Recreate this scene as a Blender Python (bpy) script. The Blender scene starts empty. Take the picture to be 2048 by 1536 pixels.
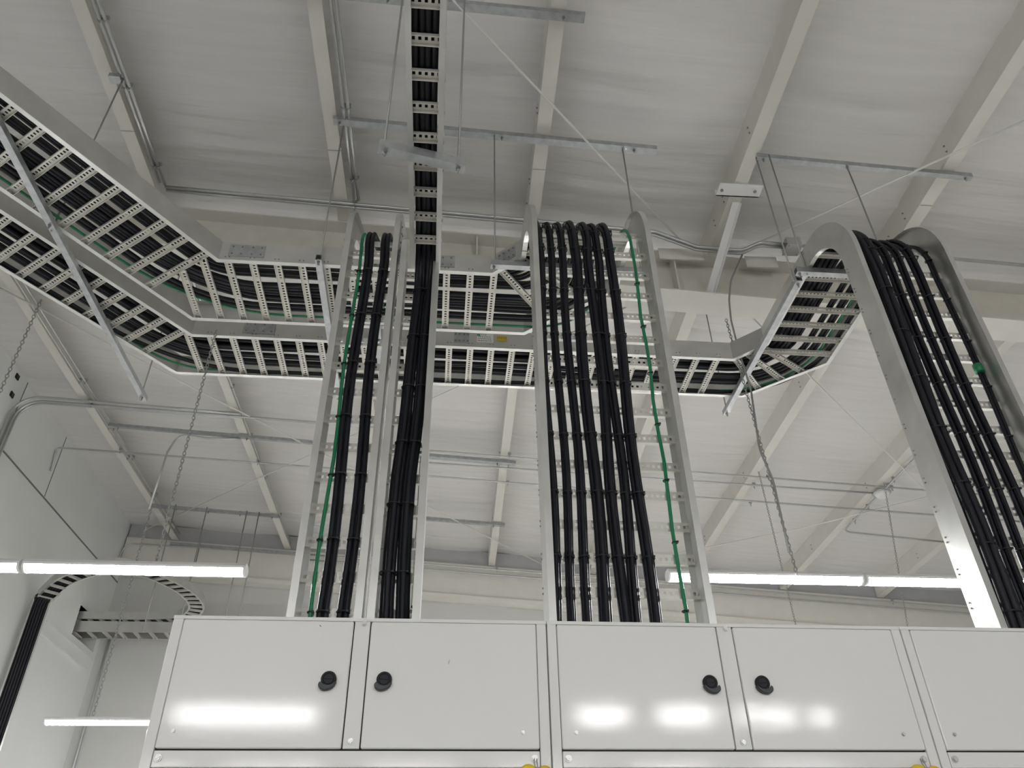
import bpy, math, random
from mathutils import Vector, Matrix
random.seed(7)
V = Vector
sc = bpy.context.scene
# ------------------------------------------------------------------ camera
PIT, ROL, YAW = math.radians(35.971), math.radians(-1.0708), math.radians(5.678)
hd = V((math.sin(YAW), math.cos(YAW), 0)); rt = V((math.cos(YAW), -math.sin(YAW), 0)); up = V((0, 0, 1))
fw = hd*math.cos(PIT) + up*math.sin(PIT); upc = -hd*math.sin(PIT) + up*math.cos(PIT)
RR = rt*math.cos(ROL) + upc*math.sin(ROL); UU = -rt*math.sin(ROL) + upc*math.cos(ROL)
cd = bpy.data.cameras.new('camera'); cam = bpy.data.objects.new('camera', cd); sc.collection.objects.link(cam)
cd.sensor_width = 36; cd.lens = 1580.88*36/2048; cd.clip_start = 0.02
M = Matrix.Identity(4)
for i in range(3):
    M[i][0] = RR[i]; M[i][1] = UU[i]; M[i][2] = -fw[i]
M[2][3] = 1.5
cam.matrix_world = M; sc.camera = cam
# ------------------------------------------------------------------ world, exposure
w = bpy.data.worlds.new('world'); sc.world = w; w.use_nodes = True
w.node_tree.nodes['Background'].inputs[0].default_value = (.8, .85, .9, 1)
w.node_tree.nodes['Background'].inputs[1].default_value = .05
sc.view_settings.view_transform = 'Standard'; sc.view_settings.look = 'None'
sc.view_settings.exposure = 2.08; sc.view_settings.gamma = 1.0; sc.view_settings.use_curve_mapping = False
LAMP = 26.0        # strength of the fluorescent diffusers

# ------------------------------------------------------------------ building frame (turned 1.1 deg from the cabinets, roof falls to the right)
D = math.radians(5.678-4.5656); SL = math.tan(math.radians(4.14)); Z0 = 6.42; DP = .25
XB = V((math.cos(D), -math.sin(D), 0)); YB = V((math.sin(D), math.cos(D), 0))
def W(x, y, z): return XB*x + YB*y + V((0, 0, z))
def zr(x): return Z0 - SL*x                     # underside of the purlins
WL, WR, WF, WBK = -5.02, 9.6, 11.62, -9.0

# ------------------------------------------------------------------ materials
def mat(name, col, rough=.5, metal=0.0, emit=0, noise=None, bump=None, coat=0, stretch=None):
    m = bpy.data.materials.new(name); m.use_nodes = True
    nt = m.node_tree; b = nt.nodes['Principled BSDF']
    b.inputs['Base Color'].default_value = (*col, 1); b.inputs['Roughness'].default_value = rough
    b.inputs['Metallic'].default_value = metal
    if coat: b.inputs['Coat Weight'].default_value = coat; b.inputs['Coat Roughness'].default_value = .045; b.inputs['Specular IOR Level'].default_value = .25
    if emit:
        b.inputs['Emission Color'].default_value = (1, 1, 1, 1); b.inputs['Emission Strength'].default_value = emit
    if noise or bump:
        tc = nt.nodes.new('ShaderNodeTexCoord'); mp = nt.nodes.new('ShaderNodeMapping')
        nt.links.new(tc.outputs['Object'], mp.inputs[0])
        if stretch: mp.inputs['Scale'].default_value = stretch
    if noise:      # (scale, amount)
        n = nt.nodes.new('ShaderNodeTexNoise'); n.inputs['Scale'].default_value = noise[0]; n.inputs['Detail'].default_value = 5
        nt.links.new(mp.outputs[0], n.inputs['Vector'])
        r = nt.nodes.new('ShaderNodeValToRGB'); a = noise[1]
        r.color_ramp.elements[0].position = .3; r.color_ramp.elements[1].position = .7
        r.color_ramp.elements[0].color = (*[c*(1-a) for c in col], 1); r.color_ramp.elements[1].color = (*[min(1, c*(1+a)) for c in col], 1)
        nt.links.new(n.outputs['Fac'], r.inputs[0]); nt.links.new(r.outputs[0], b.inputs['Base Color'])
    if bump:       # (scale, strength, distance)
        n = nt.nodes.new('ShaderNodeTexNoise'); n.inputs['Scale'].default_value = bump[0]; n.inputs['Detail'].default_value = 3
        nt.links.new(mp.outputs[0], n.inputs['Vector'])
        bp = nt.nodes.new('ShaderNodeBump'); bp.inputs['Strength'].default_value = bump[1]; bp.inputs['Distance'].default_value = bump[2]
        nt.links.new(n.outputs['Fac'], bp.inputs['Height']); nt.links.new(bp.outputs[0], b.inputs['Normal'])
        if coat: nt.links.new(bp.outputs[0], b.inputs['Coat Normal'])
    return m
m_ins = mat('white_vinyl_insulation', (.70, .685, .67), .42, noise=(3, .035), bump=(2.2, .42, .05), stretch=(.35, 5, 1))
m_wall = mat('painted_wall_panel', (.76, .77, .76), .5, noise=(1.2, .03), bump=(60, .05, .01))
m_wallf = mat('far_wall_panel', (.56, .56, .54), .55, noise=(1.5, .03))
m_cream = mat('cream_painted_steel', (.69, .67, .62), .45, noise=(6, .03))
m_dirty = mat('cream_steel_with_wear', (.66, .63, .56), .5, noise=(9, .05))
m_grey = mat('grey_closure_sheet', (.42, .42, .43), .6, noise=(5, .05))
m_floor = mat('grey_epoxy_floor', (.36, .35, .33), .3, noise=(2, .06))
m_galv = mat('galvanised_steel', (.44, .46, .47), .42, .75, noise=(22, .14))
m_galvd = mat('galvanised_conduit', (.52, .53, .53), .32, .8, noise=(12, .06))
m_rod = mat('zinc_threaded_rod', (.36, .36, .35), .45, .6, noise=(200, .12))
m_alu = mat('aluminium_ladder_rail', (.62, .62, .605), .34, .82, noise=(7, .07), bump=(30, .04, .01))
m_rung = mat('aluminium_rung', (.66, .645, .60), .42, .4, noise=(14, .05))
m_cab = mat('grey_white_powder_coat', (.76, .755, .74), .35, coat=.65, bump=(300, .5, .00013))
m_cabd = mat('cabinet_frame_coat', (.75, .745, .73), .38, coat=.4, bump=(300, .5, .00013))
m_gap = mat('door_gap_shade', (.02, .02, .02), .8)  # near-black colour for the shade inside the door gaps
m_cable = mat('black_cable_jacket', (.008, .009, .014), .48, noise=(30, .15)); m_cable.node_tree.nodes['Principled BSDF'].inputs['Specular IOR Level'].default_value = .3
m_tie = mat('black_nylon_tie', (.008, .008, .009), .4)
m_green = mat('green_ground_wire', (.012, .20, .085), .4)
m_black = mat('black_plastic_latch', (.007, .008, .014), .5); m_black.node_tree.nodes['Principled BSDF'].inputs['Specular IOR Level'].default_value = .3
m_dgrey = mat('dark_grey_plastic_wing', (.035, .038, .048), .5)
m_screw = mat('bright_zinc_screw', (.50, .50, .49), .38, .8)
m_bolt = mat('steel_bolt', (.30, .30, .29), .45, .7)
m_white = mat('white_fixture_enamel', (.8, .8, .79), .35)
m_lamp = mat('glowing_fluorescent_diffuser', (1, 1, 1), .4, emit=LAMP)
m_rodw = mat('white_painted_brace_rod', (.72, .71, .68), .5)
m_yel = mat('yellow_plastic_tag', (.80, .55, .01), .4)
m_ylab = mat('yellow_label', (.75, .55, .02), .5)
m_wlab = mat('white_label', (.88, .90, .87), .5)
m_glab = mat('green_label_print', (.05, .35, .15), .5)
m_ink = mat('label_ink', (.15, .16, .15), .6)
m_seam = mat('dark_wall_seam', (.20, .20, .19), .7)
m_stain = mat('pale_yellow_stain', (.60, .52, .36), .6)

# ------------------------------------------------------------------ mesh builder
class MB:
    def __init__(s): s.v = []; s.f = []; s.sm = []
    def add(s, vs, fs, smooth=False):
        o = len(s.v); s.v += [tuple(p) for p in vs]
        for f in fs: s.f.append([o+i for i in f]); s.sm.append(smooth)
        return s
    def box(s, c, ax, ay, az):       # centre, three half-axis vectors
        c, ax, ay, az = V(c), V(ax), V(ay), V(az); vs = []
        for i in (-1, 1):
            for j in (-1, 1):
                for k in (-1, 1): vs.append(c + ax*i + ay*j + az*k)
        return s.add(vs, [(0, 1, 3, 2), (4, 6, 7, 5), (0, 4, 5, 1), (2, 3, 7, 6), (0, 2, 6, 4), (1, 5, 7, 3)])
    def b(s, x0, x1, y0, y1, z0, z1):
        return s.box(((x0+x1)/2, (y0+y1)/2, (z0+z1)/2), ((x1-x0)/2, 0, 0), (0, (y1-y0)/2, 0), (0, 0, (z1-z0)/2))
    def bw(s, x0, x1, y0, y1, z0, z1, slope=False):   # building frame box, optionally following the roof slope
        a = XB*((x1-x0)/2); z = (z0+z1)/2
        if slope: a = a + V((0, 0, -SL*(x1-x0)/2)); z = z - SL*(x0+x1)/2
        return s.box(W((x0+x1)/2, (y0+y1)/2, z), a, YB*((y1-y0)/2), (0, 0, (z1-z0)/2))
    def rbox(s, x0, x1, y0, y1, z0, z1, r=.004):   # front-facing panel: rounded outline in XZ, front edge softened
        def ring(y, ins):
            out = []; R = r
            for cx, cz, a0 in ((x1-R, z1-R, 0), (x0+R, z1-R, 90), (x0+R, z0+R, 180), (x1-R, z0+R, 270)):
                for k in range(4):
                    a = math.radians(a0+30*k); q = R-ins
                    out.append((cx+q*math.cos(a), y, cz+q*math.sin(a)))
            return out
        rs = [ring(y1, 0), ring(y0+.003, 0), ring(y0+.001, r*.3), ring(y0, r*.75)]; n = 16; vs = []; fs = []
        for q in rs: vs += q
        for i in range(3):
            for k in range(n): fs.append((i*n+k, i*n+(k+1) % n, (i+1)*n+(k+1) % n, (i+1)*n+k))
        s.add(vs, fs, True); o = len(s.v)-n
        s.f.append([o+k for k in range(n)]); s.sm.append(False)
        return s
    def sweep(s, prof, frames, closed=True, caps=True, smooth=False):   # prof [(a,b)], frames [(P,U,N)]
        n = len(prof); vs = []; fs = []
        for P, U, N in frames:
            for a, b in prof: vs.append(P + U*a + N*b)
        for i in range(len(frames)-1):
            for k in range(n if closed else n-1):
                k2 = (k+1) % n
                fs.append((i*n+k, i*n+k2, (i+1)*n+k2, (i+1)*n+k))
        s.add(vs, fs, smooth)
        if caps:
            o = len(s.v)-len(vs)
            s.f.append([o+k for k in range(n)][::-1]); s.sm.append(False)
            s.f.append([len(s.v)-n+k for k in range(n)]); s.sm.append(False)
        return s
    def tube(s, pts, r, n=8, rf=None):
        pts = [V(p) for p in pts]; fr = []
        t0 = (pts[1]-pts[0]).normalized(); u = t0.orthogonal().normalized()
        for i, p in enumerate(pts):
            if i == 0: t = pts[1]-pts[0]
            elif i == len(pts)-1: t = pts[-1]-pts[-2]
            else: t = (pts[i+1]-p).normalized() + (p-pts[i-1]).normalized()
            t = t.normalized(); u = (u - t*u.dot(t))
            u = u.normalized() if u.length > 1e-6 else t.orthogonal().normalized()
            q = rf(i) if rf else r
            fr.append((p, u*q, t.cross(u)*q))
        prof = [(math.cos(2*math.pi*k/n), math.sin(2*math.pi*k/n)) for k in range(n)]
        return s.sweep(prof, fr, smooth=True)
    def cyl(s, p0, p1, r, n=12): 
        return s.tube([p0, p1], r, n)
    def torus(s, c, ax, R, r, n=14, m=6):
        ax = V(ax).normalized(); u = ax.orthogonal().normalized(); w_ = ax.cross(u); vs = []; fs = []
        for i in range(n):
            a = 2*math.pi*i/n; d = u*math.cos(a)+w_*math.sin(a)
            for j in range(m):
                q = 2*math.pi*j/m; vs.append(V(c)+d*(R+r*math.cos(q))+ax*(r*math.sin(q)))
        for i in range(n):
            for j in range(m): fs.append((i*m+j, ((i+1) % n)*m+j, ((i+1) % n)*m+(j+1) % m, i*m+(j+1) % m))
        return s.add(vs, fs, True)
    def hexa(s, p, ax, r, h):
        p = V(p); ax = V(ax).normalized(); s.tube([p, p+ax*h], r, 6); 
        for i in range(len(s.f)-8, len(s.f)): s.sm[i] = False
        return s
    def mesh(s, name):
        me = bpy.data.meshes.new(name); me.from_pydata(s.v, [], s.f); me.validate()
        me.polygons.foreach_set('use_smooth', s.sm if len(me.polygons) == len(s.sm) else [False]*len(me.polygons))
        me.update(); return me
    def build(s, name, m, parent=None):
        me = s.mesh(name); me.materials.append(m)
        o = bpy.data.objects.new(name, me); sc.collection.objects.link(o)
        if parent: o.parent = parent; o.matrix_parent_inverse = Matrix.Translation(-parent_loc(parent))
        return o
def parent_loc(o):
    l = V(o.location)
    return l
def tag(o, label, cat, group=None, kind=None):
    o['label'] = label; o['category'] = cat
    if group: o['group'] = group
    if kind: o['kind'] = kind
    return o
def thing(name, label, cat, loc=(0, 0, 0), group=None):
    o = bpy.data.objects.new(name, None); sc.collection.objects.link(o); o.location = V(loc); o.empty_display_size = .1
    return tag(o, label, cat, group)
def struct(o): o['kind'] = 'structure'; return o
def inst(name, me, mtx, parent):
    o = bpy.data.objects.new(name, me); sc.collection.objects.link(o); o.parent = parent
    o.matrix_parent_inverse = Matrix.Translation(-parent_loc(parent)); o.matrix_basis = mtx; return o
def fmat(O, X, Y, Z):
    m = Matrix.Identity(4)
    for i in range(3): m[i][0] = X[i]; m[i][1] = Y[i]; m[i][2] = Z[i]; m[i][3] = O[i]
    return m
def fillet(pts, rad, seg=8):
    pts = [V(p) for p in pts]; out = [pts[0]]
    for i in range(1, len(pts)-1):
        a, p, c = pts[i-1], pts[i], pts[i+1]; d0 = (a-p); d1 = (c-p)
        l0, l1 = d0.length, d1.length; d0.normalize(); d1.normalize()
        ang = d0.angle(d1)
        if ang > 3.1: out.append(p); continue
        r = rad[i-1] if isinstance(rad, (list, tuple)) else rad
        L = min(r/math.tan(ang/2), l0*.49, l1*.49); A = p+d0*L; B = p+d1*L
        rr = L*math.tan(ang/2); bis = (d0+d1).normalized(); cen = p+bis*(rr/math.sin(ang/2))
        va = A-cen; vb = B-cen; th = va.angle(vb); ax = va.cross(vb).normalized()
        for k in range(seg+1): out.append(cen + Matrix.Rotation(th*k/seg, 3, ax) @ va)
    out.append(pts[-1]); return out
def dens(pts, step=.12):
    out = [pts[0]]
    for a, b in zip(pts, pts[1:]):
        n = max(1, int((b-a).length/step))
        for k in range(1, n+1): out.append(a.lerp(b, k/n))
    return out

# ================================================================== ROOM
def grid_mesh(nx, ny, fn):
    vs = [fn(i/nx, j/ny) for j in range(ny+1) for i in range(nx+1)]
    fs = [(j*(nx+1)+i, j*(nx+1)+i+1, (j+1)*(nx+1)+i+1, (j+1)*(nx+1)+i) for j in range(ny) for i in range(nx)]
    return vs, fs
struct(MB().bw(WL-.3, WR, WBK, WF+.3, -.1, 0).build('floor', m_floor))
PX = [-5.75, -4.23, -2.52, -.96, .60, 2.145, 3.60, 5.12, 6.64, 8.16]          # right edges of the purlin flanges
def ceil(u, v):
    x = WL-.25 + (WR-WL+.25)*u; y = WBK + (WF-WBK+.1)*v
    z = zr(x)+DP
    g = 0
    for yc, a, wd in ((2.55, .018, .03), (4.17, .02, .03), (7.45, .014, .05), (7.62, .016, .05), (7.80, .012, .05), (8.0, .016, .06), (9.25, .01, .06), (5.9, .012, .03), (1.1, .01, .05)):
        yy = yc + .05*math.sin(x*1.3+yc*3)
        g -= a*math.exp(-((y-yy)/wd)**2)
    # slight sag of the liner between two purlins
    for k in range(len(PX)-1):
        if PX[k] <= x < PX[k+1]:
            t = (x-PX[k])/(PX[k+1]-PX[k]); g -= .035*math.sin(math.pi*t)
    return W(x, y, z+g)
vs, fs = grid_mesh(96, 420, ceil); struct(MB().add(vs, fs, True).build('ceiling', m_ins))
# left wall with an opening near its far end (ladders pass through)
OY0, OY1, OZ0, OZ1 = 10.72, 11.5, 5.04, 5.43
lw = MB()
for (y0, y1, z0, z1) in ((WBK, OY0, 0, 7.4), (OY0, OY1, OZ1, 7.4), (OY0, OY1, 0, OZ0), (OY1, WF+.2, 0, 7.4)):
    lw.bw(WL-.2, WL, y0, y1, z0, z1)
struct(lw.build('wall_left', m_wall))
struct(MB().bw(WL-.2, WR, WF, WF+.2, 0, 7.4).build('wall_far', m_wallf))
struct(MB().bw(WR, WR+.2, WBK, WF+.2, 0, 7.4).build('wall_right', m_wall))
struct(MB().bw(WL-.2, WR+.2, WBK-.2, WBK, 0, 7.4).build('wall_back', m_wall))
t1 = MB(); t1.bw(WL, WL+.010, -3, WF, 6.10, 6.116); struct(t1.build('trim_1', m_seam))
t2 = MB()
for y, z0, z1 in ((7.78, 6.13, 7.0), (8.95, 6.13, 6.98)): t2.bw(WL, WL+.004, y, y+.012, z0, z1)
struct(t2.build('trim_2', m_seam))
t3 = MB(); t3.bw(WL-.01, WL+.015, OY0-.75, OY1+.05, OZ0-.10, OZ0-.085); t3.bw(WL, WL+.03, OY0-.85, OY1-.1, OZ0-.27, OZ0-.25)
struct(t3.build('trim_3', m_wall))
# opening frame
t4 = MB(); t4.bw(WL-.21, WL+.006, OY0-.02, OY0, OZ0, OZ1).bw(WL-.21, WL+.006, OY0, OY1, OZ1, OZ1+.02); struct(t4.build('trim_4', m_wall))
# room beyond the opening
wb = MB()
for q in ((WL-1.2, WL-1.1, OY0-.1, OY1+.1, OZ0-.1, OZ1+.1), (WL-1.1, WL-.2, OY0-.1, OY0, OZ0-.1, OZ1+.1), (WL-1.1, WL-.2, OY1, OY1+.1, OZ0-.1, OZ1+.1), (WL-1.1, WL-.2, OY0, OY1, OZ0-.1, OZ0), (WL-1.1, WL-.2, OY0, OY1, OZ1, OZ1+.1)): wb.bw(*q)
struct(wb.build('wall_beyond', m_wall))

# purlins
BO = []
def bolt_me():
    if not BO:
        me = MB().tube([(0, 0, 0), (0, 0, .008)], .007, 6).mesh('bolt'); me.materials.append(m_bolt); BO.append(me)
    return BO[0]
names = ['at the left wall', 'nearest the left wall', 'second from the left wall carrying two conduits', 'third from the left wall, above the left cable risers',
         'above the centre cable riser', 'between the centre and right cable risers', 'above the right cable riser', 'first one right of the right riser', 'far right', 'rightmost']
for k, x in enumerate(PX[1:], 1):
    p = thing('roof_purlin', 'cream steel roof purlin ' + names[k], 'roof beam', W(x, 2, zr(x)), 'roof purlins')
    prof = [(-.10, 0), (0, 0), (0, .012), (-.004, .012), (-.004, .003), (-.097, .003), (-.097, DP-.003), (-.19, DP-.003), (-.19, DP-.006), (-.1, DP-.006)]
    fr = [(W(x, y, zr(x)), XB - V((0, 0, SL)), V((0, 0, 1))) for y in (WBK+.02, WF-.16)]
    MB().sweep(prof, fr).build('beam_web', m_cream, p)
    for y in (2.35, 3.45, 4.1, 4.35, 6.4, 8.3, 10.1):
        for dz in (.06, .12): inst('bolt', bolt_me(), fmat(W(x-.10, y, zr(x)+dz+SL*.1), YB, V((0, 0, 1)), -XB), p)
    for y in (3.9, ): MB().bw(x-.1, x-.001, y, y+.003, zr(x)-.0015, zr(x)+.001).build('lap_joint', m_bolt, p)
# rafters
def rafter(y0, label, plates, lo=.43, wd=.26):
    r = thing('roof_rafter', label, 'roof beam', W(0, y0+wd/2, Z0-lo))
    yc = y0+wd/2
    MB().bw(WL+.02, WR-.02, yc-.006, yc+.006, Z0-lo, Z0-.012, True).build('web', m_dirty, r)
    MB().bw(WL+.02, WR-.02, y0, y0+wd, Z0-.014, Z0-.002, True).build('top_flange', m_cream, r)
    MB().bw(WL+.02, WR-.02, y0, y0+wd, Z0-lo-.014, Z0-lo, True).build('bottom_flange', m_cream, r)
    for x in plates:
        MB().bw(x-.006, x+.006, y0+.01, yc-.007, zr(x)-lo+.001, zr(x)-.016).build('stiffener', m_cream, r)
    return r
r1 = rafter(4.62, 'deep cream roof rafter crossing behind the cable risers', (-3.6, .1, 1.75, 5.9))
# gusset plates with rod ends beside the conduit box
for x0, x1 in ((1.62, 2.0), (2.35, 2.62)):
    MB().bw(x0, x1, 4.60, 4.612, zr(x0)-.12, zr(x0)+.0).build('gusset_plate', m_cream, r1)
# far end: closure strip, shallow rafter and light ledge
r2 = thing('roof_rafter', 'shallow cream rafter along the top of the far wall', 'roof beam', W(0, 11.5, 6))
MB().bw(WL+.02, WR-.02, 11.47, 11.50, Z0-.51, Z0-.01, True).build('web', m_cream, r2)
MB().bw(WL+.02, WR-.02, 11.42, 11.61, Z0-.58, Z0-.515, True).build('bottom_flange', m_cream, r2)
MB().bw(WL+.02, WR-.02, 11.50, 11.53, Z0-.01, Z0+DP-.02, True).build('closure_strip', m_grey, r2)
for x in (-3.9, -2.3, -.8, 2.3): MB().bw(x, x+.012, 11.465, 11.469, zr(x)-.5, zr(x)-.02).build('seam', m_seam, r2)
# flange brace with its end plate
fb = thing('flange_brace', 'white angle brace from purlin down to the rafter flange', 'brace', W(2.1, 4.3, 6.0))
p0, p1 = W(2.10, 4.02, 6.24), W(2.00, 4.66, 5.86); d = (p1-p0).normalized()
MB().sweep([(-.03, 0), (.03, 0), (.03, .05), (.026, .05), (.026, .004), (-.03, .004)], [(p0, XB, d.cross(XB)), (p1, XB, d.cross(XB))]).build('angle', m_white, fb)
MB().bw(1.93, 2.27, 3.86, 3.98, zr(2.1)-.012, zr(2.1)-.002).bw(1.93, 2.27, 3.97, 3.98, zr(2.1)-.012, zr(2.1)+.05).build('end_plate', m_white, fb)
for x in (1.96, 2.22): MB().hexa(W(x, 3.92, zr(2.1)-.012), (0, 0, -1), .012, .01).build('bolt', m_bolt, fb)

# diagonal brace rods, points on the roof plane
def roofpt(x, y, off=.05): return W(x, y, zr(x)-off)
for i, pts in enumerate([((-.121, 2.618), (1.825, 4.507)), ((3.807, 3.08), (2.401, 4.396)), ((2.3, 4.99), (3.659, 6.277), (5.819, 8.27), (8.9, 11.3)),
                         ((1.9, 11.38), (4.597, 9.263), (5.748, 8.179), (8.8, 5.3)), ((-4.85, 5.36), (-2.656, 7.468), (-.387, 9.576), (1.45, 11.3)), ((-4.95, 11.4), (-1.78, 8.441), (-.093, 6.836), (1.75, 5.05))]):
    lab = ['thin white brace rod from top centre to the gusset beside the centre riser', 'thin white brace rod running to the gusset by the conduit box',
           'thin white brace rod passing behind the right riser from rafter to lower right', 'thin white brace rod rising left to right behind the right hanging lamp chain',
           'long thin brace rod falling left to right across the lower left ceiling', 'long thin brace rod rising from the far left corner towards the centre'][i]
    p = [roofpt(x, y, .045) for x, y in pts]; p[0] += YB*0
    o = MB().tube(p, .0085, 8).build('brace_rod', m_rodw); tag(o, lab, 'rod', 'diagonal roof brace rods')

# ================================================================== LADDERS
H = .153
PR = [(0, 0), (.03, 0), (.03, .004), (.004, .004), (.004, .149), (.03, .149), (.03, .153), (0, .153)]
PRn = [(0, 0), (.024, 0), (.024, .003), (.003, .003), (.003, .097), (.012, .097), (.012, .1), (0, .1)]
def rail_frames(pts, side, z):      # horizontal polyline (x,y); side=+1: inside lies to the left of travel
    P = [V((x, y, z)) for x, y in pts]; fr = []
    for i, p in enumerate(P):
        d0 = (P[i]-P[i-1]).normalized() if i else None; d1 = (P[i+1]-P[i]).normalized() if i < len(P)-1 else None
        n0 = V((-d0.y, d0.x, 0))*side if d0 else None; n1 = V((-d1.y, d1.x, 0))*side if d1 else None
        if n0 is None: u = n1
        elif n1 is None: u = n0
        else:
            u = (n0+n1).normalized(); u = u/max(.3, u.dot(n1))
        fr.append((p, u, V((0, 0, 1))))
    return fr
RM = {}
def rung_mesh(L, hole=True, bw=.021):
    key = (round(L, 3), hole)
    if key in RM: return RM[key]
    m = MB(); t = .0015
    if hole:
        m.b(0, L, -bw, -.0075, -t, 0); m.b(0, L, .0075, bw, -t, 0)
        n = int((L-.02)/.0254); x = (L-n*.0254)/2; m.b(0, x-.0065+.013, -.0075, .0075, -t, 0)
        for k in range(n+1):
            a = x + k*.0254; m.b(a-.0065, min(a+.0065, L), -.0075, .0075, -t, 0)
        m.b(L-x, L, -.0075, .0075, -t, 0)
    else: m.b(0, L, -bw, bw, -t, 0)
    m.b(0, L, -bw-.0015, -bw, -.02, 0); m.b(0, L, bw, bw+.0015, -.02, 0)
    me = m.mesh('rung'); me.materials.append(m_rung); RM[key] = me; return me
def add_rung(A, B, N, parent, holes=True):
    A, B, N = V(A), V(B), V(N); X = (B-A); L = X.length; X.normalize(); Y = N.cross(X).normalized()
    Lq = round(L/.01)*.01
    return inst('rung', rung_mesh(Lq, holes), fmat(A, X, Y, N), parent)
def rail(frames, prof, parent, m=None):
    return MB().sweep(prof, frames).build('side_rail', m or m_alu, parent)
def splice(c, u, n, parent, L=.22, h=.1):      # plate with four bolts on the outside of a rail; u along, n outward
    c, u, n = V(c), V(u).normalized(), V(n).normalized(); up_ = n.cross(u).normalized()
    s_ = MB().box(c+n*.003, u*(L/2), n*.002, up_*(h/2)).build('splice_plate', m_galv, parent)
    for i in (-.8, -.3, .3, .8):
        for j in (-.6, .6): MB().hexa(c+n*.005+u*(L/2*i)+up_*(h/2*j), n, .006, .006).build('bolt', m_bolt, s_)
ZT = 5.06
UPV = V((0, 0, 1))
def clipstraight(x, y0, y1): return (x, y0), (x, y1)
# riser path helper: distance-free list of (Y,Z,normal) on the rung plane
def elbow(YR, zh, R, yend, zbot, ang=90, seg=12):
    out = [(YR, zbot, V((0, -1, 0)))]
    if ang == 90:
        cy, cz = YR+R, zh-R
    else: cy, cz = YR+R, zh
    for k in range(seg+1):
        a = math.radians(ang*k/seg); out.append((cy-R*math.cos(a), cz+R*math.sin(a), V((0, -math.cos(a), math.sin(a)))))
    a = math.radians(ang); y, z, n = out[-1]; L = (yend-y)
    out.append((yend, z+L/math.tan(a) if ang < 90 else z, n)); return out
def rail_yz(path, X, side, parent, prof=PR):
    return rail([(V((X, y, z)), V((side, 0, 0)), n) for y, z, n in path], prof, parent)
ZB = 2.30       # lower end, inside the cabinets
def riser(name, label, X0, X1, path, zr0, nr, zmax, parent=None, extra=()):
    t = parent or thing(name, label, 'cable ladder', ((X0+X1)/2, path[0][0], ZB))
    rail_yz(path, X0, 1, t); rail_yz(path, X1, -1, t)
    yr = path[0][0]-.02
    for k in range(nr):
        z = zr0+.1524*k
        add_rung((X0+.004, yr, z), (X1-.004, yr, z), (0, -1, 0), t)
    for (y, z, n) in extra: add_rung(V((X0+.004, y, z))+n*.02, V((X1-.004, y, z))+n*.02, n, t)
    return t
YR = 3.135
pathC = elbow(YR, ZT, .3, 3.47, ZB)
def arc_rungs(YR, zh, R, angs): return [(YR+R-R*math.cos(math.radians(a)), zh-R+R*math.sin(math.radians(a)), V((0, -math.cos(math.radians(a)), math.sin(math.radians(a))))) for a in angs]
# centre riser
tC = riser('cable_ladder', 'wide aluminium cable ladder rising at centre with seven cable bundles and a hooked top', .424, 1.089, pathC, 2.569, 15, 0,
           extra=arc_rungs(YR, ZT, .3, (22, 50, 78)))
# right riser
pathR = elbow(YR, ZT, .3, 3.47, ZB)
tR = riser('cable_ladder', 'wide aluminium cable ladder at right edge, its hooked top over thick black cables', 2.268, 2.835, pathR, 2.540, 15, 0,
           extra=arc_rungs(YR, ZT, .3, (20, 50, 78)))
# left riser, top bends 60 degrees then climbs to the tray
pathL = elbow(3.105, 4.64, .15, 3.66, ZB, 60)
tL = thing('cable_ladder', 'leftmost narrow vertical cable ladder holding two cable bundles and a green wire', 'cable ladder', (-.43, 3.1, ZB))
rail_yz(pathL, -.569, 1, tL); rail_yz(pathL, -.29, -1, tL)
for k in range(14):
    z = 2.60+.1524*k; add_rung((-.565, 3.085, z), (-.294, 3.085, z), (0, -1, 0), tL)
for f in (.15, .5, .85):
    y0, z0_, n = pathL[-2]; y1, z1, _ = pathL[-1]; q = V((-.565, y0+(y1-y0)*f, z0_+(z1-z0_)*f))+n*.02
    add_rung(q, q+V((.271, 0, 0)), n, tL)
for X, s in ((-.569, -1), (-.29, 1)):
    splice((X, 3.03, 4.62), (0, .1, 1), (s, 0, 0), tL, .24, .1)
# narrow riser beside it
tN = thing('cable_ladder', 'slim vertical cable ladder right of the leftmost one, with two thick black bundles', 'cable ladder', (-.17, 3.1, ZB))
pathN = [(3.10, ZB, V((0, -1, 0))), (3.10, 4.56, V((0, -1, 0)))]
rail_yz(pathN, -.2715, 1, tN); rail_yz(pathN, -.073, -1, tN)
for k in range(13):
    z = 2.60+.1524*k; add_rung((-.268, 3.08, z), (-.077, 3.08, z), (0, -1, 0), tN)
splice((-.2715, 3.02, 4.46), (0, 0, 1), (-1, 0, 0), tN, .2, .1)
# overhead narrow ladder coming from behind the viewer
tO = thing('cable_ladder', 'narrow cable ladder overhead running away from the viewer at top centre', 'cable ladder', (-.14, 1.8, 4.4))
for X, s in ((-.224, 1), (-.060, -1)):
    rail([(V((X, -1.2, 4.40)), V((s, 0, 0)), UPV), (V((X+(.004 if s > 0 else -.006), 3.0, 4.40)), V((s, 0, 0)), UPV)], PRn, tO)
for k in range(28):
    y = 2.80-.1524*k
    add_rung((-.22, y, 4.425), (-.064, y, 4.425), UPV, tO)
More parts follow.
